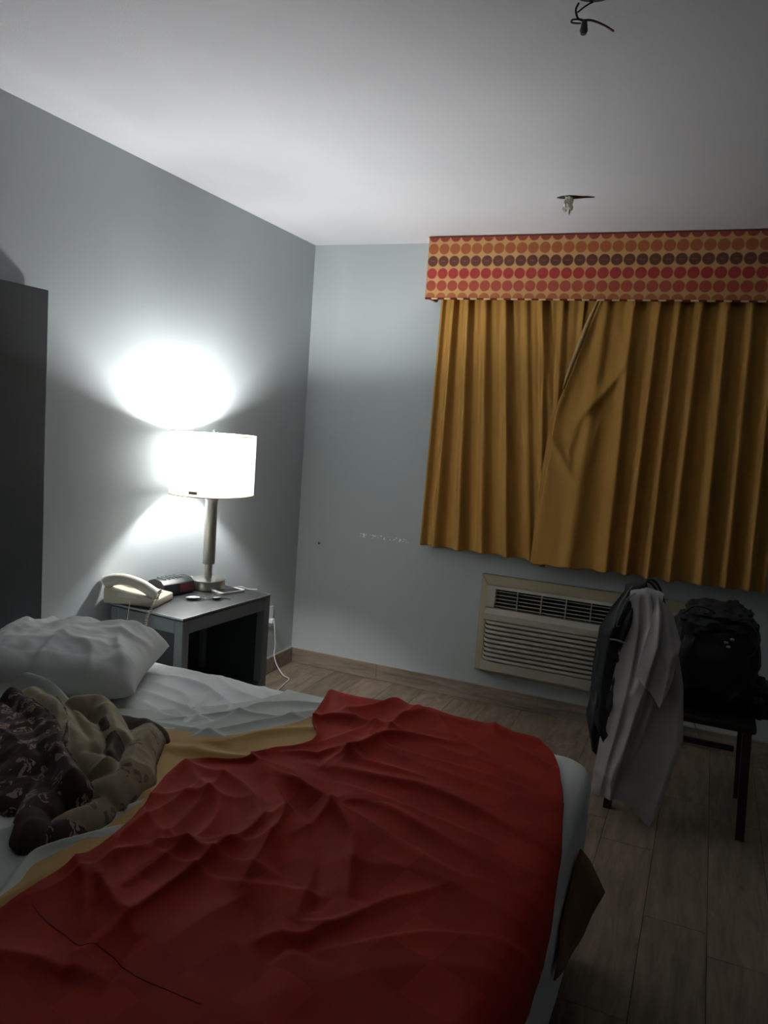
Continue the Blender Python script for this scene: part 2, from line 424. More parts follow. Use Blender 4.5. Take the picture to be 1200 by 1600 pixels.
bed = empty('bed', (1.06, -2.63, 0), 0, 'double bed with white fitted sheet in front of the tall dark headboard', 'bed')
def rel(o, p):
    o.location = (-p.location.x, -p.location.y, -p.location.z); return o
na, nb = 420, 380
A, B = np.meshgrid(np.linspace(BX0, BX1+.46, na), np.linspace(BY0-.46, BY1+.46, nb), indexing='ij')
hs = .004+.0035*fbm(A, B, 9, 3)+.0022*np.abs(fbm(A, B, 30, 5))
hs = hs*np.where(A > 1.3, .35, 1)
for pts, a_, w_ in (([(.69,-2.14),(.81,-2.18),(.92,-2.23),(.92,-2.29)], .013, .02), ([(.71,-1.98),(.81,-2.02),(.94,-2.09),(.96,-2.14)], .014, .022),
    ([(.59,-1.99),(.66,-1.98),(.78,-2.01)], .012, .02), ([(.76,-2.33),(.9,-2.35),(.97,-2.25)], .012, .018),
    ([(.8,-1.92),(.9,-1.98),(1.0,-1.99)], .011, .02), ([(.85,-2.1),(.9,-2.2),(1.0,-2.24)], .011, .018), ([(.66,-2.06),(.78,-2.1),(.86,-2.2)], .011, .016),
    ([(.95,-1.9),(1.02,-1.97),(1.05,-2.1)], .010, .02), ([(.74,-2.22),(.84,-2.27),(.9,-2.25)], .011, .016), ([(.55,-1.9),(.7,-1.9),(.8,-1.88)], .010, .02)):
    hs += fold(A, B, pts, a_*1.2, w_*.42, w_*1.0, p=1.2, ext=.06)
X, Y, Z = drape(A, B, np.maximum(hs, .001), z_min=.10)
o = grid_mesh('fitted_sheet', X, Y, Z, 'sheet', bed); rel(o, bed)
o = box('mattress', 'white_cloth', BX0+.01, BX1-.012, BY0+.012, BY1-.012, .30, TOP-.006, bed, .05, 4, smooth=True); rel(o, bed)
o = box('box_spring', 'divan', BX0+.01, BX1-.03, BY0+.03, BY1-.03, .09, .30, bed, .015, 2); rel(o, bed)
for lx in (BX0+.12, BX1-.15):
    for ly in (BY0+.14, BY1-.14):
        o = lathe('leg', 'black_matte', [(.03, 0), (.03, .02), (.024, .03), (.028, .09)], bed, n=16); o.location = (lx-1.06, ly+2.63, 0)

def edge_curve(pts, b):
    p = sorted(pts); ys = np.array([q[0] for q in p]); xs = np.array([q[1] for q in p])
    c = catmull(np.stack([ys, xs], 1), 200); return np.interp(b, c[:, 0], c[:, 1])
def cloth_layer(name, mats, xl, xr, b0, b1, base, folds, nse, label, cat, nu=220, nv=260, thick=.0025, zmin=.04, hmin=.004, extra=None, fk={}):
    b = np.linspace(b0, b1, nv); s = np.linspace(0, 1, nu)
    XL = edge_curve(xl, b); XR = edge_curve(xr, b)
    A = XL[None, :]+(XR-XL)[None, :]*s[:, None]; B = np.broadcast_to(b[None, :], A.shape).copy()
    h = nse(A, B)
    for f in folds: h = h+fold(A, B, *f, **fk)
    if extra is not None: h = h+extra(A, B, s[:, None]+0*A)
    h = base+np.where(h > hmin, h, hmin*np.exp(np.clip((h-hmin)/hmin*.35, -8, 0)))
    X, Y, Z = drape(A, B, h, z_min=zmin)
    o = grid_mesh(name, X, Y, Z, mats, None, (A, B), thick)
    return tag(o, label, cat)

# white top sheet turned back under the throw
cloth_layer('top_sheet', 'topsheet',
    [(-3.75,.40),(-3.3,.42),(-2.9,.50),(-2.6,.36),(-2.45,.22),(-2.38,.30),(-2.33,.60),(-2.25,.78),(-2.1,.93),(-1.95,1.02),(-1.80,1.0),(-1.6,1.0)],
    [(-3.75,1.20),(-3.1,1.15),(-2.95,1.155),(-2.85,1.165),(-2.7,1.12),(-2.46,1.05),(-2.3,1.14),(-2.05,1.24),(-1.8,1.22),(-1.6,1.22)],
    -3.7, -1.62, .010,
    [([(.25,-2.42),(.33,-2.41),(.42,-2.39),(.52,-2.40),(.62,-2.44)], .085, .04, .06),
     ([(.97,-2.96),(.98,-2.93),(.96,-2.85),(.96,-2.8)], .018, .03), ([(1.13,-3.09),(1.09,-3.0),(1.10,-2.95),(1.13,-2.88)], .022, .018, .03),
     ([(1.07,-2.87),(1.10,-2.84),(1.11,-2.78),(1.12,-2.72)], .02, .02), ([(1.0,-2.17),(1.02,-2.07),(1.10,-2.0),(1.2,-1.95)], .014, .016, .03),
     ([(.89,-2.33),(.98,-2.32),(1.1,-2.32)], .012, .016, .03), ([(1.02,-2.32),(1.09,-2.2),(1.19,-2.03)], .016, .02, .03),
     ([(.80,-2.95),(.84,-3.05),(.95,-3.15)], .018, .03), ([(.9,-2.25),(1.0,-2.15),(1.08,-2.12)], .01, .015),
     ([(.7,-2.9),(.85,-2.95),(.9,-3.1)], .015, .03)],
    lambda a, b: .005+.004*fbm(a, b, 10, 11)+.002*fbm(a, b, 30, 12),
    'thin white top sheet turned back between the crumpled throw and the red coverlet', 'sheet', 330, 380, fk=dict(kw=.65, p=1.3))
# gold blanket showing as a band along the coverlet's edge
cloth_layer('gold_blanket', 'gold_cloth',
    [(-3.75,1.17),(-3.11,1.12),(-3.0,1.11),(-2.885,1.135),(-2.72,1.10),(-2.60,1.0),(-2.52,.62),(-2.46,.33),(-2.43,.32),(-2.40,.50),(-2.36,.90),(-2.305,1.08),(-2.2,1.15),(-2.067,1.20),(-1.9,1.20),(-1.6,1.20)],
    [(-3.75,1.5),(-3.0,1.35),(-2.6,1.35),(-2.3,1.5),(-1.6,1.4)],
    -3.7, -1.62, .018,
    [([(1.25,-2.15),(1.15,-2.25),(1.1,-2.35)], .012, .02, .03), ([(1.22,-2.40),(1.16,-2.43),(1.05,-2.45)], .016, .015, .03), ([(1.15,-2.6),(1.1,-2.7)], .01, .02),
     ([(1.14,-2.95),(1.16,-3.05),(1.15,-3.15)], .012, .02)],
    lambda a, b: .003+.002*fbm(a, b, 9, 21), 'gold blanket showing as a band between white sheet and red coverlet', 'blanket', 170, 240)

RF = [ # pts, height, width left, width right
 ([(1.43,-2.26),(1.46,-2.17),(1.49,-2.1),(1.55,-2.08)], .030, .03, .02), ([(1.46,-2.15),(1.45,-2.0),(1.46,-1.9)], .022, .025, .03),
 ([(1.43,-2.28),(1.43,-2.18),(1.42,-2.12)], .016, .02), ([(1.35,-2.31),(1.41,-2.28),(1.49,-2.31),(1.54,-2.31)], .026, .03, .018),
 ([(1.38,-2.35),(1.45,-2.45),(1.5,-2.53),(1.53,-2.52)], -.022, .03, .03),
 ([(1.48,-2.37),(1.57,-2.37),(1.65,-2.36),(1.75,-2.38),(1.87,-2.42)], .030, .06, .022),
 ([(1.51,-2.6),(1.53,-2.52),(1.59,-2.49),(1.71,-2.53),(1.82,-2.57)], .026, .05, .022),
 ([(1.42,-2.72),(1.41,-2.78),(1.4,-2.82),(1.4,-2.92),(1.39,-3.0),(1.39,-3.08)], .032, .02, .04),
 ([(1.19,-2.55),(1.26,-2.56),(1.33,-2.6),(1.38,-2.65),(1.44,-2.71)], .032, .022, .035),
 ([(1.36,-2.54),(1.42,-2.60),(1.46,-2.69),(1.48,-2.79)], .030, .02, .03),
 ([(1.38,-2.50),(1.46,-2.53),(1.54,-2.58),(1.61,-2.65),(1.65,-2.74)], .034, .03, .022),
 ([(1.42,-2.57),(1.5,-2.62),(1.56,-2.69),(1.6,-2.77)], -.020, .025),
 ([(1.55,-2.95),(1.59,-3.01),(1.64,-3.08)], -.026, .022, .03), ([(1.60,-2.93),(1.64,-2.99),(1.69,-3.05)], .014, .03),
 ([(1.62,-2.88),(1.64,-2.94),(1.68,-2.93),(1.71,-2.91),(1.75,-2.81),(1.79,-2.76)], .012, .02),
 ([(1.62,-3.0),(1.67,-2.97),(1.7,-2.91)], .014, .02), ([(1.65,-2.88),(1.66,-2.84),(1.69,-2.83)], -.012, .02),
 ([(1.66,-3.02),(1.67,-3.0),(1.71,-3.0)], -.010, .02),
 ([(1.22,-1.92),(1.26,-1.98),(1.31,-2.03)], .020, .035, .03), ([(1.40,-1.84),(1.36,-1.92),(1.31,-2.0)], .030, .04, .025),
 ([(1.22,-2.13),(1.29,-2.07),(1.4,-2.06)], .026, .03, .02),
 ([(1.55,-2.53),(1.68,-2.62),(1.8,-2.66),(1.89,-2.66)], .013, .04), ([(1.67,-2.72),(1.75,-2.69),(1.85,-2.7),(1.92,-2.72)], .011, .04, .03),
 ([(1.18,-2.98),(1.25,-3.03),(1.29,-3.07)], .026, .025), ([(1.29,-3.05),(1.31,-3.08),(1.34,-3.12)], -.022, .02),
 ([(1.29,-3.02),(1.34,-3.05),(1.38,-3.07)], .022, .02), ([(1.23,-3.01),(1.24,-2.97),(1.25,-2.92),(1.3,-2.87),(1.4,-2.80)], .022, .018, .03),
 ([(1.29,-2.87),(1.28,-2.82),(1.27,-2.75),(1.24,-2.62)], .026, .022, .03), ([(1.24,-2.94),(1.21,-2.89),(1.2,-2.82),(1.20,-2.72)], .022, .018, .03),
 ([(1.37,-3.19),(1.4,-3.25),(1.43,-3.31)], -.016, .02), ([(1.45,-3.16),(1.47,-3.22),(1.5,-3.27)], -.016, .02),
 ([(1.22,-2.62),(1.3,-2.68),(1.34,-2.78),(1.33,-2.9)], .024, .025, .03), ([(1.16,-2.7),(1.2,-2.66),(1.28,-2.64)], .014, .02),
 ([(1.25,-2.44),(1.34,-2.45),(1.40,-2.50)], .022, .025, .02), ([(1.56,-2.22),(1.66,-2.25),(1.8,-2.27)], .012, .05, .03),
 ([(1.6,-2.1),(1.72,-2.12),(1.85,-2.15)], .010, .04), ([(1.56,-1.92),(1.62,-2.0),(1.7,-2.05)], .014, .03), ([(1.7,-1.86),(1.74,-1.95),(1.85,-2.02)], .018, .03),
 ([(1.30,-1.84),(1.40,-1.84),(1.52,-1.84),(1.62,-1.85)], .030, .06, .07), ([(1.74,-1.86),(1.82,-1.86)], .012, .04),
 ([(1.5,-2.8),(1.52,-2.9),(1.5,-3.0)], .014, .04), ([(1.75,-3.05),(1.85,-2.95),(1.95,-2.9)], .010, .05), ([(1.2,-3.25),(1.3,-3.22),(1.4,-3.2)], .014, .03),
 ([(1.30,-2.46),(1.42,-2.52),(1.56,-2.56),(1.72,-2.62)], .014, .012, .04), ([(1.22,-2.80),(1.32,-2.84),(1.45,-2.84)], .014, .012, .035),
 ([(1.50,-2.18),(1.62,-2.19),(1.78,-2.20),(1.9,-2.22)], .012, .012, .04), ([(1.52,-2.44),(1.66,-2.46),(1.80,-2.49)], .010, .010, .035), ([(1.36,-2.16),(1.42,-2.02),(1.48,-1.90)], .014, .014, .03),
 ([(1.34,-2.90),(1.48,-2.90),(1.60,-2.86)], .010, .012, .035), ([(1.75,-2.95),(1.84,-2.86),(1.93,-2.82)], .009, .012, .04),
]
RK = dict(ka=.66, kw=.78, ext=.14, p=1.35)
def red_noise(a, b):
    return .008+.0035*fbm(a, b, 5, 31)+.0012*fbm(a, b, 16, 32)+.0005*fbm(a, b, 50, 33)
def red_edge(a, b, s):
    # the coverlet's turned edge stands a little proud
    return .010*np.exp(-(s/.025)**2)
cov = cloth_layer('coverlet', 'red',
    [(-3.75,1.24),(-3.143,1.19),(-2.972,1.195),(-2.815,1.18),(-2.68,1.13),(-2.58,1.105),(-2.50,1.125),(-2.445,1.225),(-2.41,1.215),(-2.36,1.24),(-2.30,1.29),(-2.22,1.30),(-2.12,1.235),(-1.964,1.19),(-1.84,1.16),(-1.7,1.15),(-1.5,1.15)],
    [(-3.75,2.01),(-3.2,2.012),(-2.97,2.02),(-2.835,2.022),(-2.705,2.018),(-2.557,2.003),(-2.352,1.98),(-2.127,1.950),(-1.97,1.905),(-1.90,1.86),(-1.84,1.80),(-1.78,1.72),(-1.7,1.66),(-1.5,1.66)],
    -3.72, -1.55, .026, RF, red_noise, 'crimson red coverlet with a faint checked weave rumpled over the bed', 'bedspread', 330, 400, extra=red_edge, fk=RK)
# stitched seam across the coverlet
sp_ = catmull([(1.18,-3.10),(1.23,-3.12),(1.29,-3.14),(1.36,-3.15),(1.43,-3.15),(1.49,-3.17),(1.54,-3.17),(1.61,-3.17)], 60)
Af, Bf = sp_[:, 0][None, :], sp_[:, 1][None, :]
hh = red_noise(Af, Bf)
for f in RF: hh = hh+fold(Af, Bf, *f, **RK)
hh = .026+np.where(hh > .004, hh, .004*np.exp(np.clip((hh-.004)/.004*.35, -8, 0)))
sx_, sy_, sz_ = drape(Af, Bf, hh)
tube('seam', 'red_seam', np.stack([sx_[0], sy_[0], sz_[0]], 1), .0012, cov, 6, 1.0, 0)

# tan blanket corner hanging out at the foot
fg = bmesh.new()
pts = [(2.016,-2.13,.45),(2.036,-2.08,.40),(2.078,-2.035,.30),(2.052,-2.10,.24),(2.027,-2.25,.22),(2.018,-2.38,.26),(2.014,-2.33,.36)]
vs_ = [fg.verts.new(p) for p in pts]; c_ = fg.verts.new((2.032, -2.20, .33))
for i in range(len(vs_)): fg.faces.new((vs_[i], vs_[(i+1) % len(vs_)], c_))
bmesh.ops.subdivide_edges(fg, edges=fg.edges, cuts=3, use_grid_fill=True)
for v in fg.verts: v.co.x += .002*math.sin(v.co.y*40+v.co.z*25)
o = finish(fg, 'blanket_corner', 'foot_gold', smooth=True); s = o.modifiers.new('thickness', 'SOLIDIFY'); s.thickness = .004
tag(o, 'tan corner of a blanket poking out low at the foot of the bed', 'blanket')

# ------------------------------------------------------------------ pillow
def pillow(name, L, W, T, mat, seed):
    n = 90; u = np.linspace(-1, 1, n); U, V = np.meshgrid(u, u, indexing='ij')
    prof = (np.clip(1-np.abs(U)**4.5, 0, 1)*np.clip(1-np.abs(V)**3.2, 0, 1))**.5
    px_ = U*L/2*(1-.10*(1-np.abs(U)**1)*0-.07*(1-np.abs(V)**2)*np.abs(U)); py_ = V*W/2*(1-.09*(1-np.abs(U)**2)*np.abs(V))
    wr = .010*fbm(U*.35, V*.35, 12, seed)+.008*fbm(U*.3, V*.3, 26, seed+1)
    for pts, a_, w_ in (([(.95,.9),(.6,.4),(.2,.2)], .018, .07), ([(.9,-.9),(.7,-.3),(.6,.2)], .016, .07), ([(.2,.95),(.1,.5),(-.2,-.1)], .018, .06), ([(-.3,.9),(-.35,.3),(-.6,-.4)], .018, .06),
        ([(.5,-.95),(.4,-.5),(.1,-.3)], .014, .06), ([(-.1,-.9),(0,-.4),(.1,0)], .014, .07), ([(.98,.3),(.8,.1),(.5,.1)], .014, .05), ([(-.8,.9),(-.6,.5),(-.5,.2)], .015, .07)):
        wr += fold(U, V, pts, a_, w_, w_*1.5, ext=.2)
    top = T*.62*prof+wr*np.minimum(1, prof*1.6); bot = -T*.38*prof
    bm = bmesh.new(); g1 = [[bm.verts.new((px_[i, j], py_[i, j], top[i, j])) for j in range(n)] for i in range(n)]
    g2 = [[g1[i][j] if i in (0, n-1) or j in (0, n-1) else bm.verts.new((px_[i, j], py_[i, j], bot[i, j])) for j in range(n)] for i in range(n)]
    for i in range(n-1):
        for j in range(n-1):
            bm.faces.new((g1[i][j], g1[i+1][j], g1[i+1][j+1], g1[i][j+1])); bm.faces.new((g2[i][j], g2[i][j+1], g2[i+1][j+1], g2[i+1][j]))
    return finish(bm, name, mat, smooth=True)
pw = pillow('pillow', .56, .44, .175, 'white_cloth', 51)
pw.location = (.380, -2.195, TOP+.066); pw.rotation_euler = (math.radians(2), math.radians(0), math.radians(25))
tag(pw, 'plump creased white pillow at the head of the bed beside the nightstand', 'pillow')

# ------------------------------------------------------------------ crumpled throw
LB = [ # centre line, half width, height, material (0 brown damask, 1 beige, 2 beige damask, 3 dark)
 ([(.40,-2.58),(.52,-2.62),(.61,-2.63),(.76,-2.69),(.86,-2.77)], .085, .085, 0), ([(.45,-2.70),(.60,-2.74),(.81,-2.80),(.92,-2.83)], .075, .055, 0),
 ([(.60,-2.50),(.74,-2.57),(.86,-2.65),(.95,-2.71)], .055, .118, 1), ([(.55,-2.53),(.66,-2.57),(.83,-2.68),(.98,-2.78),(1.05,-2.82)], .042, .112, 0),
 ([(.74,-2.50),(.80,-2.47),(.90,-2.54),(.98,-2.61)], .042, .118, 1), ([(.80,-2.56),(.9,-2.61),(.98,-2.68)], .034, .105, 1),
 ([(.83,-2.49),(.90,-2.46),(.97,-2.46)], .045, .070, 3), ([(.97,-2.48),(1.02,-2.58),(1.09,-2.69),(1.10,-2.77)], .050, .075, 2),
 ([(.98,-2.72),(1.03,-2.72),(1.07,-2.73)], .038, .100, 1), ([(1.11,-2.76),(1.12,-2.84),(1.11,-2.89)], .034, .050, 2),
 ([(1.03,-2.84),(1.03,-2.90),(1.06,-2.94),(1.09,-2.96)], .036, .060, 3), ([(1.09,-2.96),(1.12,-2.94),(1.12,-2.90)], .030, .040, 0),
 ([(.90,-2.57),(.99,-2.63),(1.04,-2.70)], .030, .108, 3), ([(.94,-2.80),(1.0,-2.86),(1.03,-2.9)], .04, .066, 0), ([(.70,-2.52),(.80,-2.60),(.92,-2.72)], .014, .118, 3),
]
n = 340
TA, TB = np.meshgrid(np.linspace(.22, 1.22, n), np.linspace(-3.08, -2.36, 260), indexing='ij')
wa = TA+.012*fbm(TA, TB, 18, 61); wb = TB+.012*fbm(TA, TB, 17, 62)
Ht = np.zeros_like(TA)-.02; Mi = np.zeros(TA.shape, int)
for pts, hw, hgt, mi_ in LB:
    P = catmull(pts, 24); d = np.full(TA.shape, 9.0); 
    for i in range(len(P)-1):
        sgx, sgy = P[i+1]-P[i]; l2 = sgx**2+sgy**2+1e-12
        t = np.clip(((wa-P[i, 0])*sgx+(wb-P[i, 1])*sgy)/l2, 0, 1)
        d = np.minimum(d, np.hypot(wa-P[i, 0]-t*sgx, wb-P[i, 1]-t*sgy))
    q = d/(hw*1.18); hh = np.where(q < 1, hgt*np.clip(1-q**1.5, 0, 1)**.62, -.02-(q-1)*.05)
    m = hh > Ht; Ht = np.where(m, hh, Ht); Mi = np.where(m, mi_, Mi)
def blur(a):
    p = np.pad(a, 1, mode='edge'); return (p[:-2, 1:-1]+p[2:, 1:-1]+p[1:-1, :-2]+p[1:-1, 2:]+2*a)/6
Hs = Ht.copy()
for _ in range(3): Hs = blur(Hs)
Hs += (.002*fbm(TA, TB, 45, 63)+.013*(.5-np.abs(fbm(TA, TB, 17, 64)))+.006*(.5-np.abs(fbm(TB, TA, 34, 65))))*np.clip(Ht/.03, 0, 1)
for pts, a_, w_ in (([(.45,-2.62),(.6,-2.6),(.75,-2.66)], .016, .012), ([(.5,-2.72),(.66,-2.7),(.85,-2.76)], .014, .010), ([(.66,-2.51),(.78,-2.60),(.9,-2.72),(.97,-2.80)], .016, .009),
    ([(.78,-2.5),(.86,-2.52),(.95,-2.62)], .012, .009), ([(1.0,-2.5),(1.05,-2.62),(1.12,-2.74)], .012, .009), ([(.86,-2.48),(.95,-2.52),(1.0,-2.60)], .014, .009), ([(1.0,-2.78),(1.06,-2.74),(1.1,-2.66)], .012, .009)):
    Hs += fold(TA, TB, pts, a_, w_, w_*2.6, p=1.2, ext=.03)*(Ht > 0)
mask = Ht > -.018
z0 = TOP+.016
o = grid_mesh('throw', TA-.035, TB+.010, z0+Hs*.80, ['th_brown', 'th_beige', 'th_pat', 'th_dark'], None, None, .004, Mi, mask)
tag(o, 'crumpled brown and beige damask throw heaped on the white sheet', 'throw')

# ------------------------------------------------------------------ nightstand
NZ = .68
ns = empty('nightstand', (.2655, -1.36, 0), math.radians(-4), 'charcoal nightstand with silver edging beside the bed under the lamp', 'nightstand')
hx, hy = .185, .287    # half depth, half width
box('tabletop', 'ns_top', -hx, hx, -hy, hy, NZ-.012, NZ, ns, .0015, 1)
for a in ((-hx-.003, -hx, -hy-.003, hy+.003), (hx, hx+.003, -hy-.003, hy+.003), (-hx, hx, -hy-.003, -hy), (-hx, hx, hy, hy+.003)):
    tag(box('edging', 'ns_edge', a[0], a[1], a[2], a[3], NZ-.006, NZ+.001, ns), 'silver edging strip')
for sx in (-1, 1):
    for sy in (-1, 1):
        x0, x1 = sorted((sx*hx, sx*(hx-.04))); y0, y1 = sorted((sy*hy, sy*(hy-.04)))
        box('leg', 'ns_frame', x0, x1, y0, y1, 0, NZ-.012, ns, .002, 1)
for a in ((-hx+.04, hx-.04, -hy, -hy+.02), (-hx+.04, hx-.04, hy-.02, hy), (hx-.02, hx, -hy+.04, hy-.04), (-hx, -hx+.02, -hy+.04, hy-.04)):
    box('rail', 'ns_frame', a[0], a[1], a[2], a[3], NZ-.065, NZ-.012, ns, .002, 1)
for y0 in (-hy+.008, hy-.018): box('side_panel', 'ns_dark', -hx+.04, hx-.04, y0, y0+.01, .06, NZ-.065, ns)
box('back_panel', 'ns_dark', -hx+.005, -hx+.015, -hy+.04, hy-.04, .06, NZ-.065, ns)
box('shelf', 'ns_dark', -hx+.015, hx-.012, -hy+.018, hy-.018, .27, .285, ns)
box('shelf', 'ns_dark', -hx+.015, hx-.004, -hy+.018, hy-.018, .06, .08, ns)

# ------------------------------------------------------------------ table lamp
lp = empty('table_lamp', (LAMP[0], LAMP[1], NZ), 0, 'lit table lamp with white oval shade and brushed nickel column on the nightstand', 'lamp')
lathe('base', 'nickel', [(.074, 0), (.077, .003), (.077, .040), (.074, .044), (.050, .047), (.022, .050)], lp, n=64)
lathe('stem', 'nickel', [(.0165, .044), (.0165, .118)], lp, n=32)
lathe('column', 'nickel', [(.0255, .112), (.027, .116), (.027, .395), (.029, .402), (.034, .408), (.034, .416), (.02, .42)], lp, n=48)
lathe('socket', 'nickel', [(.014, .418), (.014, .47), (.018, .475), (.018, .50)], lp, n=24)
SB, ST = .425, .690
def shade():
    bm = bmesh.new(); n = 96; prof = [(.985, SB), (1.0, SB+.004), (1.0, ST-.004), (.985, ST)]
    def pt(k, f, z):
        t = 2*PI*k/n; c, s_ = math.cos(t), math.sin(t); e = .98
        return (f*.170*math.copysign(abs(c)**e, c), f*.205*math.copysign(abs(s_)**e, s_), z)
    R_ = [[bm.verts.new(pt(k, f, z)) for k in range(n)] for f, z in ((1, SB), (1, ST), (.987, ST), (.987, SB))]
    for a, b in zip(R_, R_[1:]+R_[:1]):
        for k in range(n): bm.faces.new((a[k], a[(k+1) % n], b[(k+1) % n], b[k]))
    return finish(bm, 'lamp_shade', 'shade', lp, smooth=True)
shd = shade()
def hoop(z):
    n = 96; P = []
    for k in range(n+1):
        t = 2*PI*k/n; c, s_ = math.cos(t), math.sin(t); e = .98
        P.append((.171*math.copysign(abs(c)**e, c), .206*math.copysign(abs(s_)**e, s_), z))
    return P
tube('hem', 'cream', hoop(SB+.002), .0022, shd, 6, 1, 0)
tube('hem', 'cream', hoop(ST-.002), .0022, shd, 6, 1, 0)
bm = bmesh.new()
for a in (0, PI/2, PI, 1.5*PI): tube_in(bm, [(0, 0, ST-.012), (.169*math.cos(a), .204*math.sin(a), ST-.012)], .0018, 6, smooth_n=2)
for s_ in (-1, 1): tube_in(bm, [(.0, s_*.018, .47), (0, s_*.06, .53), (0, s_*.055, .62), (0, 0, ST-.012)], .0018, 6, smooth_n=20)
finish(bm, 'harp', 'nickel', lp)
lathe('finial', 'chrome', [(.004, ST-.014), (.004, ST), (.011, ST+.006), (.011, ST+.014), (.004, ST+.020)], lp, n=20)
tg = box('label_tag', 'tag', -.018, .018, -.0008, .0008, SB+.014, SB+.026, shd); tg.location = (.044, -.2000, 0); tg.rotation_euler = (0, 0, math.radians(17))
BZ = .615
if True:
    lathe('ballast_light_stop', 'white', [(.014, .495), (.03, .505), (.033, .548), (.026, .556)], lp, n=24)  # unseen opaque bulb base, added to block steep downward light
    o = lathe('bulb', 'bulb', [(.022, .0), (.024, .01), (.026, .035), (.028, .055), (.024, .068), (.014, .076), (.004, .079)], lp, (0, 0, BZ-.059), n=24)

# ------------------------------------------------------------------ telephone
ph = empty('desk_telephone', (.118, -1.545, NZ+.001), math.radians(14), 'cream corded desk telephone on the bed side of the nightstand', 'telephone')
def wedge(name, mat, x0, x1, y0, y1, za, zb, parent, bev=.006):
    bm = bmesh.new(); v = [bm.verts.new(c) for c in ((x0,y0,0),(x1,y0,0),(x1,y1,0),(x0,y1,0),(x0,y0,za),(x1,y0,zb),(x1,y1,zb),(x0,y1,za))]
    for f in ((0,3,2,1),(4,5,6,7),(0,1,5,4),(1,2,6,5),(2,3,7,6),(3,0,4,7)): bm.faces.new([v[i] for i in f])
    return finish(bm, name, mat, parent, bevel=bev, seg=3, smooth=True)
wedge('body', 'phone', -.105, .115, -.085, .085, .062, .030, ph)
bm = bmesh.new()
tube_in(bm, [(-.112, -.050, .074), (-.085, -.050, .088), (-.03, -.050, .094), (.04, -.050, .078), (.095, -.050, .050), (.108, -.050, .044)],
        lambda t: .021+.006*(abs(2*t-1)**3), 14, 1.1, 0, 40)
finish(bm, 'handset', 'phone_light', ph, smooth=True)
bm = bmesh.new()
for i in range(4):
    for j in range(3):
        cx, cy = .02+i*.020, .0+j*.022; z = .062-.032*(cx+.105)/.22
        box_in(bm, cx-.006, cx+.006, cy-.007, cy+.007, z-.002, z+.0035)
kp = finish(bm, 'keypad', 'phone_light', ph)
bm = bmesh.new(); box_in(bm, -.07, -.02, .0, .055, .050, .059); finish(bm, 'faceplate', 'phone', ph)
bm = bmesh.new(); box_in(bm, -.045, .035, -.086, -.0845, .030, .046); finish(bm, 'cradle_slot', 'phone_light', ph)
def coil(p, turns, rad, npt=14):
    P = catmull(p, turns*npt+1); T = np.gradient(P, axis=0); T /= np.linalg.norm(T, axis=1)[:, None]; out = []
    for i in range(len(P)):
        a = 2*PI*i/npt; u = np.cross(T[i], (1, .2, .1)); u /= np.linalg.norm(u)+1e-9; v = np.cross(T[i], u)
        out.append(P[i]+rad*(math.cos(a)*u+math.sin(a)*v))
    return np.array(out)
bm = bmesh.new()
tube_in(bm, coil([(.262,-1.600,.74),(.285,-1.655,.71),(.268,-1.668,.66),(.262,-1.675,.58),(.24,-1.70,.50)], 34, .0045), .0016, 5, smooth_n=0)
tube_in(bm, coil([(.24,-1.70,.50),(.21,-1.715,.44),(.185,-1.70,.50),(.180,-1.680,.62)], 32, .0045), .0016, 5, smooth_n=0)
tube_in(bm, [(.180,-1.680,.62),(.176,-1.668,.66),(.170,-1.655,.69),(.155,-1.635,.70)], .0018, 6)
o = finish(bm, 'coiled_cord', 'phone', None, smooth=True)
o.parent = ph; o.matrix_parent_inverse = Matrix.LocRotScale(ph.location, ph.rotation_euler, None).inverted()

# ------------------------------------------------------------------ alarm clock
ck = empty('alarm_clock', (.128, -1.345, NZ+.001), math.radians(-10), 'black alarm clock with reddish display behind the telephone', 'clock')
bm = bmesh.new(); pr = [(-.055, 0), (.050, 0), (.056, .012), (.050, .050), (.030, .066), (-.01, .070), (-.045, .058), (-.058, .028)]
a_ = [bm.verts.new((x, -.085, z)) for x, z in pr]; b_ = [bm.verts.new((x, .085, z)) for x, z in pr]
bm.faces.new(a_); bm.faces.new(list(reversed(b_)))
for i in range(len(pr)): bm.faces.new((a_[i], a_[(i+1) % len(pr)], b_[(i+1) % len(pr)], b_[i]))
finish(bm, 'clock_body', 'black', ck, bevel=.003, smooth=True)
bm = bmesh.new(); v = [bm.verts.new(c) for c in ((.0565,.0,.016),(.0565,.072,.016),(.0527,.072,.044),(.0527,.0,.044))]; bm.faces.new(v)
o = finish(bm, 'display', 'red_display', ck); s = o.modifiers.new('thickness', 'SOLIDIFY'); s.thickness = .002; s.offset = 0
for i in range(5): box('button', 'ns_edge', -.03+.0, .028, -.055+i*.022, -.051+i*.022, .062, .0725, ck, .001, 1)

# ------------------------------------------------------------------ smartphone, key fob, dish, cable
def slab(name, L, W, T, parent, mat, z=0, rad=.01, n=6):
    bm = bmesh.new(); pts = []
    for cx, cy, a0 in ((L/2-rad, W/2-rad, 0), (-L/2+rad, W/2-rad, PI/2), (-L/2+rad, -W/2+rad, PI), (L/2-rad, -W/2+rad, 1.5*PI)):
        for k in range(n+1): a = a0+PI/2*k/n; pts.append((cx+rad*math.cos(a), cy+rad*math.sin(a)))
    a_ = [bm.verts.new((x, y, z)) for x, y in pts]; b_ = [bm.verts.new((x, y, z+T)) for x, y in pts]
    bm.faces.new(list(reversed(a_))); bm.faces.new(b_)
    for i in range(len(pts)): bm.faces.new((a_[i], a_[(i+1) % len(pts)], b_[(i+1) % len(pts)], b_[i]))
    return finish(bm, name, mat, parent)
sm = empty('smartphone', (.305, -1.172, NZ+.0015), math.radians(72), 'white smartphone with dark screen lying face up in front of the lamp', 'phone')
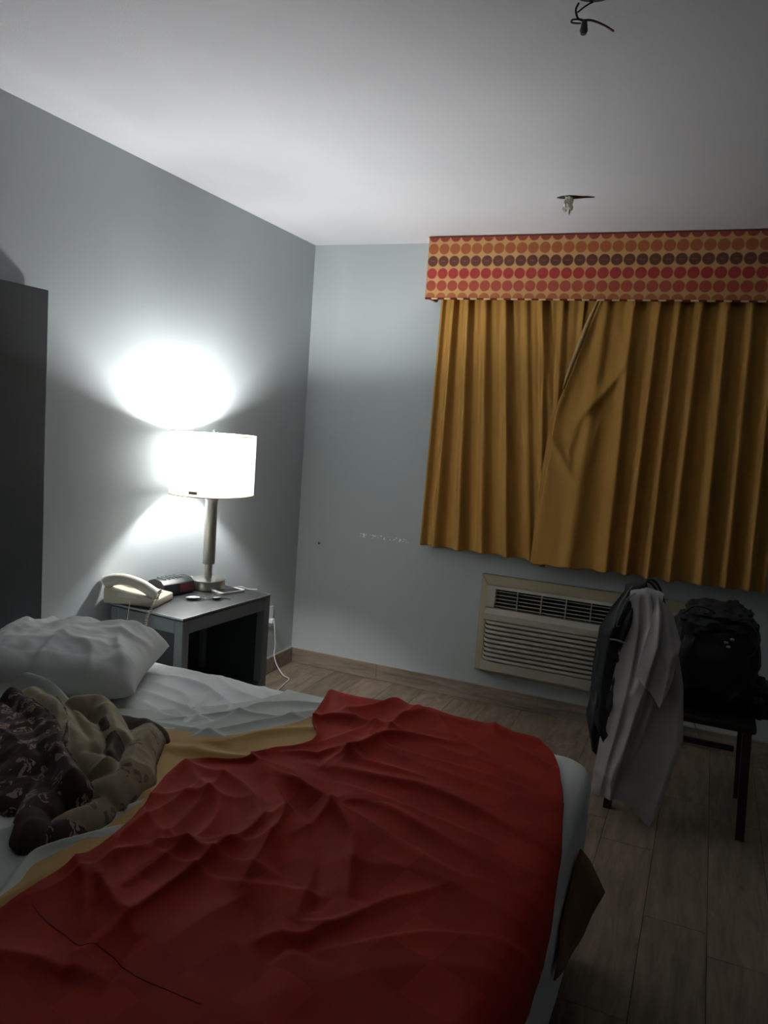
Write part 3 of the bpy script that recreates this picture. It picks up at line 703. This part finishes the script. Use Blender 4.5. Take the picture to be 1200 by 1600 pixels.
slab('phone_case', .138, .068, .008, sm, 'white'); slab('screen', .098, .060, .0006, sm, 'glass', .008, .003)
slab('home_button', .010, .010, .0005, sm, 'silver', .008, .0045).location = (-.059, 0, 0)
cb = tube('charging_cable', 'white', [(.29,-1.098,.686),(.315,-1.085,.690),(.345,-1.080,.684),(.385,-1.062,.684)], .0022)
tag(cb, 'short white charging cable at the smartphone end by the lamp base', 'cable')
kf = empty('key_fob', (.275, -1.385, NZ+.001), math.radians(40), 'silver and black key fob with keys on the nightstand front edge', 'keys')
bm = bmesh.new(); bmesh.ops.create_uvsphere(bm, u_segments=20, v_segments=12, radius=1)
for v in bm.verts: v.co = Vector((v.co.x*.034, v.co.y*.017, v.co.z*.008+.008))
finish(bm, 'fob', 'silver', kf, smooth=True)
bm = bmesh.new(); tube_in(bm, [(.034+.012*math.cos(t*.5), .012*math.sin(t*.5), .004) for t in range(14)], .0012, 6, smooth_n=0)
tube_in(bm, [(.045, 0, .004), (.06, .008, .007), (.075, .004, .004)], .004, 8, .5); finish(bm, 'key_ring', 'chrome', kf)
bm = bmesh.new(); bmesh.ops.create_uvsphere(bm, u_segments=18, v_segments=10, radius=1)
for v in bm.verts: v.co = Vector((v.co.x*.022+.095, v.co.y*.014-.002, v.co.z*.007+.007))
finish(bm, 'key', 'black', kf, smooth=True)
tube('lanyard', 'black_matte', [(.11,0,.004),(.125,.012,.003),(.14,.005,.003),(.15,-.01,.003)], .0022, kf)
ds = empty('soap_dish', (.066, -1.16, NZ+.001), 0, 'small white dish half hidden behind the lamp base', 'dish')
lathe('bowl', 'white', [(.020, 0), (.026, .004), (.042, .026), (.044, .028), (.040, .026), (.02, .008)], ds, n=32)

# ------------------------------------------------------------------ wall outlet and cord
ot = empty('wall_outlet', (0.0, -.283, .335), 0, 'white wall outlet low on the grey wall right of the nightstand', 'outlet')
box('cover_plate', 'white', 0, .006, -.036, .036, -.058, .058, ot, .002, 2)
box('plug', 'white', .006, .03, -.014, .014, -.034, -.010, ot, .003, 2)
tag(tube('power_cord', 'white', [(.032,-.283,.313),(.036,-.275,.26),(.030,-.250,.16),(.028,-.252,.11),(.05,-.258,.06),(.10,-.27,.012),(.135,-.28,.005),(.16,-.30,.005),(.175,-.36,.005),(.2,-.5,.005)], .0032),
    'white power cord dropping to the floor beside the nightstand', 'cord')
tag(tube('floor_wire', 'string', [(2.26,-.016,.14),(2.275,-.016,.11),(2.31,-.020,.045),(2.36,-.03,.006),(2.42,-.035,.004),(2.52,-.03,.004),(2.75,-.04,.004)], .0028),
    'thin grey wire running along the baseboard under the chair', 'wire')

# ------------------------------------------------------------------ valance and curtains
va = empty('valance', (.742, -.15, 2.436), 0, 'boxed window valance in orange fabric with rows of red and brown dots', 'valance')
VL, VH = 1.78, .306
box('front_board', 'valance', 0, VL, 0, .014, -VH, 0, va)
for x0 in (0, VL-.014): box('side_board', 'valance', x0, x0+.014, .014, .148, -VH, 0, va)
box('top_board', 'valance_dark', .014, VL-.014, .014, .148, -.014, 0, va)
box('top_edge', 'valance_dark', -.001, VL+.001, -.002, .0, -.005, .001, va)
for i in range(int(VL/.035)):
    x0 = i*.035
    tag(box('piping', 'cream' if i % 2 else 'red_seam', x0, min(x0+.035, VL), -.004, .010, -VH-.007, -VH, va, .002, 1), 'cream piping' if i % 2 else 'dark red piping')
tube('curtain_rod', 'silver', [(.02, .075, -.25), (VL-.02, .075, -.25)], .007, va, 10, 1, 2)

def curtain(name, ridges, xl, xr, yoff, ztop, zbot, extra, label, mats=('curtain',), nu=420, nv=150, amp=.03, hemd=None):
    s = np.linspace(0, 1, nu)[:, None]; t = np.linspace(0, 1, nv)[None, :]
    Z = ztop+(zbot-ztop)*t+0*s
    XL = np.interp(-Z, [-z for z, _ in xl], [x for _, x in xl]); XR = np.interp(-Z, [-z for z, _ in xr], [x for _, x in xr])
    X = XL+(XR-XL)*s
    # ridge lines run from gathered heading to hem; the cloth waves smoothly from one to the next
    C = [(r_[0]+(r_[1]-r_[0])*t[0]) for r_ in ridges]; K = len(C); C = np.array(C)          # K x nv
    D = np.zeros_like(X)
    for j in range(nv):
        ph = np.interp(X[:, j], C[:, j], np.arange(K), left=-.5, right=K-.5)
        am = np.interp(ph, np.arange(K), [r_[3] for r_ in ridges]); sk = ph+.10*np.sin(2*PI*ph)
        D[:, j] = am*((.5+.5*np.cos(2*PI*sk))**.85)*(.55+.5*t[0, j])
        D[:, j] += .006*(1-t[0, j])**1.5*(.5+.5*np.cos(4*PI*ph))
    D = D+extra(X, Z, t)+.0022*fbm(X, Z*.25, 14, 71)+.0005*fbm(X, Z*.2, 70, 72)
    D = np.clip(D, 0, np.where(Z > 2.10, .048, .085))
    Y = yoff-D
    if hemd is not None: Z = Z+hemd(X, t)
    o = grid_mesh(name, X, Y, Z, list(mats), None, None, .0016)
    tag(o, label, 'curtain', 'gold curtain panels'); return o
LR = [(.815,.80,.02,.030),(.880,.885,.036,.055),(.955,1.02,.026,.055),(1.045,1.145,.02,.045),(1.15,1.285,.03,.055),(1.25,1.40,.04,.020),(1.34,1.46,.04,.030),(1.44,1.50,.02,.03),(1.55,1.56,.02,.02)]
def lext(X, Z, t):
    u = (2.133-Z)/(2.133-1.526)     # the turned edge slanting down to where the panels cross
    xe = 1.316+(1.434-1.316)*np.clip(u, 0, 1.2)
    return .018*np.exp(-((X-xe-.014)/.018)**2)*np.clip(1.25-u, 0, 1)
cl_ = curtain('curtain', LR, [(2.2,.805),(.7,.786)], [(2.2,1.66),(1.5,1.53),(.7,1.47)], -.058, 2.185, .826, lext,
    'left gold curtain panel hanging beside the bare grey wall', amp=.03,
    hemd=lambda X, t: -.035*np.clip((X-1.38)/.1, 0, 1)*t)
RR = [(1.50,1.42,.05,.012),(1.66,1.60,.1,.030),(1.785,1.79,.020,.060),(1.905,1.885,.020,.060),(1.99,1.985,.022,.060),(2.085,2.085,.026,.060),(2.195,2.225,.040,.070),(2.30,2.33,.02,.055),(2.40,2.43,.03,.05),(2.48,2.51,.03,.05)]
def rext(X, Z, t):
    d = .012+fold(X, Z, [(1.762,1.805),(1.678,1.672),(1.60,1.58),(1.562,1.50)], .024, .018, .035, ext=.05)
    d += fold(X, Z, [(1.442,1.482),(1.50,1.40),(1.578,1.28)], .016, .02, .03, ext=.06)
    d += fold(X, Z, [(1.74,1.97),(1.76,1.88),(1.75,1.80)], .014, .02, ext=.06)
    d += fold(X, Z, [(1.58,1.50),(1.552,1.42),(1.56,1.36)], .012, .02, .02, ext=.05)
    d += fold(X, Z, [(1.68,1.55),(1.663,1.45),(1.66,1.38)], .010, .02, .02, ext=.05)
    d += fold(X, Z, [(1.62,2.1),(1.56,1.9),(1.5,1.7),(1.45,1.5)], .010, .02, .03, ext=.02)
    d += .026*np.exp(-((X-1.46-.13*t)/.14)**4)*np.clip(t*2-.7, 0, 1)
    return d
rl = [(2.2,1.64),(2.138,1.625),(2.053,1.598),(1.90,1.555),(1.727,1.501),(1.60,1.462),(1.511,1.441),(1.36,1.428),(1.21,1.418),(.842,1.407),(.7,1.405)]
cr_ = curtain('curtain', RR, rl, [(2.2,2.47),(.7,2.50)], -.076, 2.185, .822, rext,
    'right gold curtain panel with a slanting edge, above the air conditioner', hemd=lambda X, t: (-.012*np.clip((1.75-X)/.3, 0, 1)+.004*np.sin(X*60))*t)
# pale lining turned out along the slanting edge
zz = np.linspace(2.16, 1.70, 50); xe = np.interp(-zz, [-z for z, _ in rl], [x for _, x in rl])
wd = .028*np.sin(np.linspace(0, PI, 50))**.7+.001
Xl = np.stack([xe-wd*.7, xe-wd*.2, xe+.002]); Zl = np.stack([zz, zz, zz]); Yl = np.stack([-.118-wd*.1, -.124-wd*.1, -.112+0*zz])
o = grid_mesh('turned_edge', Xl, Yl, Zl, 'lining', cr_, None, .0015); tag(o, 'pale lining showing at the turned edge')
# stitched hem line and the seam down the leading edge
# ------------------------------------------------------------------ air conditioner
ac = empty('air_conditioner', (1.146, 0, .183), 0, 'cream through-wall air conditioner below the gold curtains', 'air conditioner')
AW, AH = 1.10, .527
def mitre(name, pts, parent):
    bm = bmesh.new(); f = [bm.verts.new((x, -.038, z)) for x, z in pts]; b = [bm.verts.new((x, 0, z)) for x, z in pts]
    bm.faces.new(f); bm.faces.new(list(reversed(b)))
    for i in range(4): bm.faces.new((f[i], f[(i+1) % 4], b[(i+1) % 4], b[i]))
    return finish(bm, name, 'ac_trim', parent, bevel=.004, seg=2)
e = .040; et = .055
mitre('trim', [(0, 0), (e, .012), (e, AH-et), (0, AH)], ac); mitre('trim', [(AW, 0), (AW-e, .012), (AW-e, AH-et), (AW, AH)], ac)
mitre('trim', [(0, AH), (AW, AH), (AW-e, AH-et), (e, AH-et)], ac)
tag(box('sleeve', 'ac_trim', e, AW-e, -.045, 0, -.004, .012, ac), 'bottom edge of the wall sleeve')
X0, X1 = e, AW-e           # the unit's front, inside the trim
y_f = -.085
# lower solid band, louvre field, upper panel, outlet recess
def bar_prof(name, x0, x1, prof, parent, mat='ac', bev=0):
    bm = bmesh.new(); a = [bm.verts.new((x0, y, z)) for y, z in prof]; b = [bm.verts.new((x1, y, z)) for y, z in prof]
    bm.faces.new(a); bm.faces.new(list(reversed(b)))
    for i in range(len(prof)): bm.faces.new((a[i], a[(i+1) % len(prof)], b[(i+1) % len(prof)], b[i]))
    return finish(bm, name, mat, parent, bevel=bev, seg=2)
bar_prof('lower_panel', X0, X1, [(0, .004), (y_f+.02, .006), (y_f, .022), (y_f, .070), (0, .070)], ac, bev=.003)
box('louvre_backing', 'ac_dark', X0+.012, X1-.012, -.062, -.02, .070, .292, ac)
nl = 9; pit = (.292-.070)/nl
bm = bmesh.new()
x0, x1 = X0+.002, X1-.002; z0_, z1_ = 0, pit-.0075
pf = []
for xx, yy in ((x0+.0, -.045), (x0+.010, -.068), (x0+.028, y_f), (x0+.05, y_f-.003), (x1-.05, y_f-.003), (x1-.028, y_f), (x1-.010, -.068), (x1, -.045)): pf.append((xx, yy))
ra = [bm.verts.new((a, b+.006, 0)) for a, b in pf]; rb = [bm.verts.new((a, b, .006)) for a, b in pf]; rc = [bm.verts.new((a, b+.002, z1_)) for a, b in pf]
r1 = [bm.verts.new((a, -.03, z1_)) for a, b in pf]; r2 = [bm.verts.new((a, -.03, 0)) for a, b in pf]
loops = [ra, rb, rc, r1, r2]
for A_, B_ in zip(loops, loops[1:]+loops[:1]):
    for i in range(len(pf)-1): bm.faces.new((A_[i], A_[i+1], B_[i+1], B_[i]))
for i in (0, -1): bm.faces.new([q[i] for q in loops])
first = finish(bm, 'louvre', 'ac', ac, smooth=True); first.location = (0, 0, .074)
for k_ in range(1, nl):
    o = first.copy(); col.objects.link(o); o.parent = ac; o.location = (0, 0, .074+k_*pit)
bar_prof('front_panel', X0, X1, [(0, .292), (y_f, .292), (y_f-.004, .298), (y_f-.004, .330), (-.070, .356), (-.05, .358), (0, .358)], ac, bev=.002)
bar_prof('head_rail', X0, X1, [(0, .460), (-.062, .460), (-.056, .474), (0, .474)], ac)
RX0, RX1 = X0+.048, X1-.048
for a in ((X0, RX0), (RX1, X1)): bar_prof('end_cheek', a[0], a[1], [(0, .358), (-.070, .358), (-.060, .460), (0, .460)], ac, bev=.003)
box('outlet_recess', 'ac_dark', RX0, RX1, -.035, -.02, .358, .460, ac)
for i in range(5):
    t_ = (i+.6)/5.2; box('grille_bar', 'ac_bar', RX0, RX1, -.066+.008*t_, -.050, .358+.102*t_-.0013, .358+.102*t_+.0013, ac)
i = 0
while RX0+.118+.126*i < RX1:
    xx = RX0+.118+.126*i; box('grille_post', 'ac_bar', xx-.0022, xx+.0022, -.0665, -.045, .358, .460, ac); i += 1

# ------------------------------------------------------------------ chair with clothes and bag
CX, CY = 2.225, -.705
ch = empty('side_chair', (CX, CY, 0), math.radians(-90), 'dark wooden side chair under the air conditioner buried in clothes', 'chair')
for sx in (-1, 1):
    for yy, zt, ln_ in ((-.24, .865, -.015), (.22, .42, 0)):
        bm = bmesh.new(); v1 = box_in(bm, sx*.185-.016, sx*.185+.016, yy-.016, yy+.016, 0, zt)
        for v in bm.verts:
            if v.co.z < .1: v.co.x += sx*.008; v.co.y += .02 if yy > 0 else -.01
        finish(bm, 'leg', 'chair', ch, bevel=.003)
box('seat', 'chair', -.215, .215, -.225, .25, .42, .45, ch, .01, 2)
for z_ in (.84, .66): box('backrest_rail', 'chair', -.17, .17, -.25, -.23, z_-.02, z_+.035, ch, .004, 2)
for z_ in (.2,): 
    for sx in (-1,): box('stretcher', 'chair', sx*.185-.01, sx*.185+.01, -.224, .204, z_, z_+.022, ch, .003)

def hang(name, mats, xl, xr, zt, zb, y0, folds, mat_parent=None, back=.14, nu=150, nv=170, seed=1, thick=.003, rail_y=-.94, wob=.0035, nscale=11):
    """A cloth hung over the chair's top rail: front fall, over the rail, short back fall."""
    s = np.linspace(0, 1, nu)[:, None]; t = np.linspace(-.16, 1, nv)[None, :]
    tf = np.clip(t, 0, 1); XL = np.interp(tf, *zip(*xl)); XR = np.interp(tf, *zip(*xr)); X = XL+(XR-XL)*s
    zt_ = np.interp(s, *zip(*zt)); zb_ = np.interp(s, *zip(*zb)); Z = zt_+(zb_-zt_)*tf
    D = wob*fbm(X, Z*.6, nscale, seed)+.003*fbm(X, Z, 40, seed+1)
    for f in folds: D = D+fold(s+0*t, tf+0*s, *f)
    D = D*np.clip(tf*4+.25, 0, 1); Y = y0-D-.02*tf
    over = np.clip(-t/.16, 0, 1); a = np.clip(over*3, 0, 1)*PI; rr = .026
    Y = np.where(t < 0, y0+rr-rr*np.cos(a)-D*.2, Y); Z = np.where(t < 0, zt_+rr*np.sin(a)*.7-np.clip(over-1/3, 0, 1)*1.5*back, Z)
    return grid_mesh(name, X, Y, Z, mats, mat_parent, None, thick)
yC = -.972
SF = [([(.30,.05),(.26,.3),(.20,.6),(.12,1.0)], .016, .12, .05), ([(.66,.0),(.60,.2),(.48,.42),(.38,.6),(.32,.84)], .040, .16, .025),
      ([(.80,.0),(.74,.2),(.64,.4),(.54,.6)], .020, .05, .03), ([(.5,.18),(.36,.44),(.2,.5)], .010, .04), ([(.92,.1),(.95,.4),(.92,.8)], .018, .10),
      ([(.1,.88),(.3,.90),(.5,.93)], .010, .03), ([(.3,.80),(.26,.9),(.3,1.0)], .012, .05)]
shirt = hang('grey_shirt', 'shirt', [(0,1.978),(.1,1.972),(.35,1.955),(.65,1.93),(.9,1.918),(1,1.918)], [(0,2.088),(.15,2.155),(.4,2.205),(.65,2.225),(1,2.175)],
    [(0,.886),(.5,.902),(1,.892)], [(0,.085),(.4,.085),(.62,.06),(.82,.012),(.88,.008),(1,.10)], yC, SF)
tag(shirt, 'light grey cotton shirt hanging to the floor over the chair back', 'shirt')
slv = hang('sleeve', 'shirt', [(0,2.075),(.3,2.068),(.8,2.042),(1,2.036)], [(0,2.098),(.15,2.14),(.5,2.18),(1,2.165)],
    [(0,.898),(1,.893)], [(0,.60),(.5,.535),(.75,.49),(1,.60)], yC-.034, [([(.35,.1),(.35,.5),(.3,1)], .022, .18, .05), ([(.75,.2),(.8,.6),(.8,1)], .010, .1), ([(.6,.5),(.9,.55)], .008, .05)], shirt, back=.02, nu=70, nv=90, seed=5, wob=.003)
jk = empty('dark_jacket', (1.93, -.94, 0), 0, 'dark teal jacket bunched on the left side of the chair back', 'jacket')
def rel2(o, p): o.location = tuple(-c for c in p.location); return o
JF = [([(.3,.0),(.25,.4),(.2,.9)], .022, .10), ([(.7,.1),(.6,.5),(.6,1)], .020, .1, .06), ([(.1,.4),(.5,.45)], .012, .04), ([(.1,.7),(.6,.66)], .012, .04)]
o = hang('jacket_body', 'jacket', [(0,1.955),(.12,1.915),(.28,1.878),(.5,1.868),(.8,1.870),(.88,1.862),(1,1.885)], [(0,2.03),(.3,2.02),(1,2.0)],
    [(0,.90),(1,.93)], [(0,.34),(.15,.25),(.4,.22),(1,.2)], yC+.020, JF, jk, back=.3, seed=8, wob=.020, nscale=20); rel2(o, jk)
o = hang('jacket_sleeve', 'jacket', [(0,1.96),(.25,1.895),(.7,1.878),(1,1.90)], [(0,2.0),(.3,1.97),(1,1.955)],
    [(0,.86),(1,.88)], [(0,.38),(1,.27)], yC+.003, [([(.4,.1),(.4,.9)], .022, .3)], jk, back=.03, nu=60, nv=90, seed=9, wob=.012, nscale=24); rel2(o, jk)
bm = bmesh.new()
tube_in(bm, [(1.955,-.92,.86),(1.975,-.915,.905),(2.01,-.915,.940),(2.05,-.905,.932),(2.085,-.90,.88)], .011, 8, .5)
tube_in(bm, [(1.94,-.935,.80),(1.955,-.925,.87),(1.985,-.92,.925),(2.02,-.91,.93),(2.04,-.90,.88)], .013, 8, .5)
tube_in(bm, [(2.0,-.90,.88),(2.03,-.90,.945),(2.07,-.89,.93),(2.10,-.88,.86)], .010, 8, .5)
o = finish(bm, 'hood_loop', 'strap', jk, smooth=True); rel2(o, jk)
bm = bmesh.new()
tube_in(bm, [(2.0,-1.0,.905),(1.975,-1.01,.88),(1.955,-1.005,.82),(1.945,-1.0,.77),(1.955,-1.0,.77)], .002, 6)
tube_in(bm, [(1.985,-.99,.93),(1.95,-1.0,.86),(1.935,-1.0,.80),(1.935,-1.0,.76)], .002, 6)
tube_in(bm, [(1.925,-1.0,.712),(1.95,-1.005,.714),(1.985,-1.005,.708)], .004, 6)
o = finish(bm, 'drawstring', 'string', jk, smooth=True); rel2(o, jk)

def lump(name, mat, parent, c, d, seed, e=.75, rough=.012, n=64, shape=None):
    bm = bmesh.new(); bmesh.ops.create_uvsphere(bm, u_segments=n, v_segments=n//2, radius=1)
    for v in bm.verts:
        p = v.co.copy(); q = Vector([math.copysign(abs(a)**e, a) for a in p])
        nn = noise.fractal(p*2.2+Vector((seed, 0, 0)), 1, 2, 4)+.5*noise.noise(p*6+Vector((0, seed, 0)))
        q = Vector((q.x*d[0], q.y*d[1], q.z*d[2]))+p*rough*nn
        if shape: q = shape(q)
        v.co = q
    o = finish(bm, name, mat, parent, smooth=True); o.location = c; return o
bg = empty('black_bag', (2.25, -.66, .455), math.radians(0), 'slumped black travel bag sitting on the chair seat', 'bag')
def bagshape(q):
    t = (q.z+.19)/.38; q.x *= 1.12-.22*t; q.x += .02*t
    return q
lump('bag_body', 'bagblack', bg, (.03, 0, .195), (.165, .20, .19), 3.3, .62, .03, shape=bagshape)
lump('bag_flap', 'jacket', bg, (.055, -.03, .345), (.130, .17, .045), 6.1, .7, .022)
tube('carry_strap', 'strap', [(.10,-.17,.36),(.155,-.19,.37),(.195,-.19,.32),(.190,-.19,.265),(.165,-.185,.235)], .006, bg, 8, .5)
tube('handle', 'strap', [(-.08,-.15,.36),(-.04,-.17,.40),(.02,-.17,.395),(.05,-.15,.36)], .008, bg, 8, .5)
for a in ((.085, -.203, .285), (.105, -.205, .300), (.095, -.206, .270)):
    lump('buckle', 'silver', bg, a, (.009, .004, .006), a[0]*50, .8, .001, 16)
hp = lump('black_coat', 'bagblack', None, (2.43, -.62, .50), (.135, .16, .075), 9.2, .8, .025, shape=lambda q: Vector((q.x, q.y, q.z-.35*max(q.x, -.05)*.6)))
tag(hp, 'heap of black clothing trailing off the right of the chair seat', 'coat')

# ------------------------------------------------------------------ ceiling fittings
c1 = empty('capped_ceiling_wire', (1.56, -.735, H), 0, 'taped white wire stub hanging from a small hole in ceiling near valance', 'wire')
bm = bmesh.new()
pts = [(-.055,-.004),(-.03,-.02),(.0,-.026),(.025,-.018),(.045,-.004),(.095,.010),(.05,.014),(.02,.022),(-.02,.020),(-.045,.010)]
v = [bm.verts.new((a, b, -.003)) for a, b in pts]; v2 = [bm.verts.new((a, b, 0)) for a, b in pts]
bm.faces.new(v); bm.faces.new(list(reversed(v2)))
for i in range(len(pts)): bm.faces.new((v[i], v[(i+1) % len(pts)], v2[(i+1) % len(pts)], v2[i]))
finish(bm, 'torn_hole_dark', 'plate_hole', c1)  # flat dark patch, its colour stands for the shade inside the hole
lump('tape_wrap', 'tape', c1, (-.004, -.012, -.033), (.016, .012, .031), 2.2, .7, .012, 32)
tube('wire', 'tape', [(-.012,-.008,0),(-.016,-.01,-.02),(-.012,-.014,-.045),(-.014,-.016,-.062)], .006, c1)
c2 = empty('bare_ceiling_wires', (1.855, -2.17, H), 0, 'bare dark and pinkish wires dangling from an open box in the ceiling', 'wires')
lathe('junction_cover', 'plate_hole', [(.052, 0), (.052, -.004), (.048, -.007), (.0, -.007)], c2, (.012, -.083, 0), n=32, close=False)
tube('wire', 'wire_black', [(-.030,-.035,-.004),(-.034,-.04,-.020),(-.028,-.04,-.038),(-.018,-.04,-.044)], .0024, c2)
tube('wire', 'wire_black', [(.005,-.035,-.004),(-.012,-.04,-.014),(-.030,-.04,-.026)], .0018, c2)
tube('wire', 'wire_pink', [(-.018,-.04,-.044),(.002,-.035,-.044),(.028,-.03,-.054),(.052,-.03,-.070)], .0026, c2)
tube('wire', 'wire_pink', [(-.018,-.04,-.042),(-.038,-.04,-.040),(-.040,-.04,-.046),(-.020,-.04,-.050)], .0022, c2)
lathe('wire_nut', 'nut', [(.003, 0), (.006, -.004), (.009, -.022), (.006, -.030)], c2, (-.012, -.04, -.044), n=14)
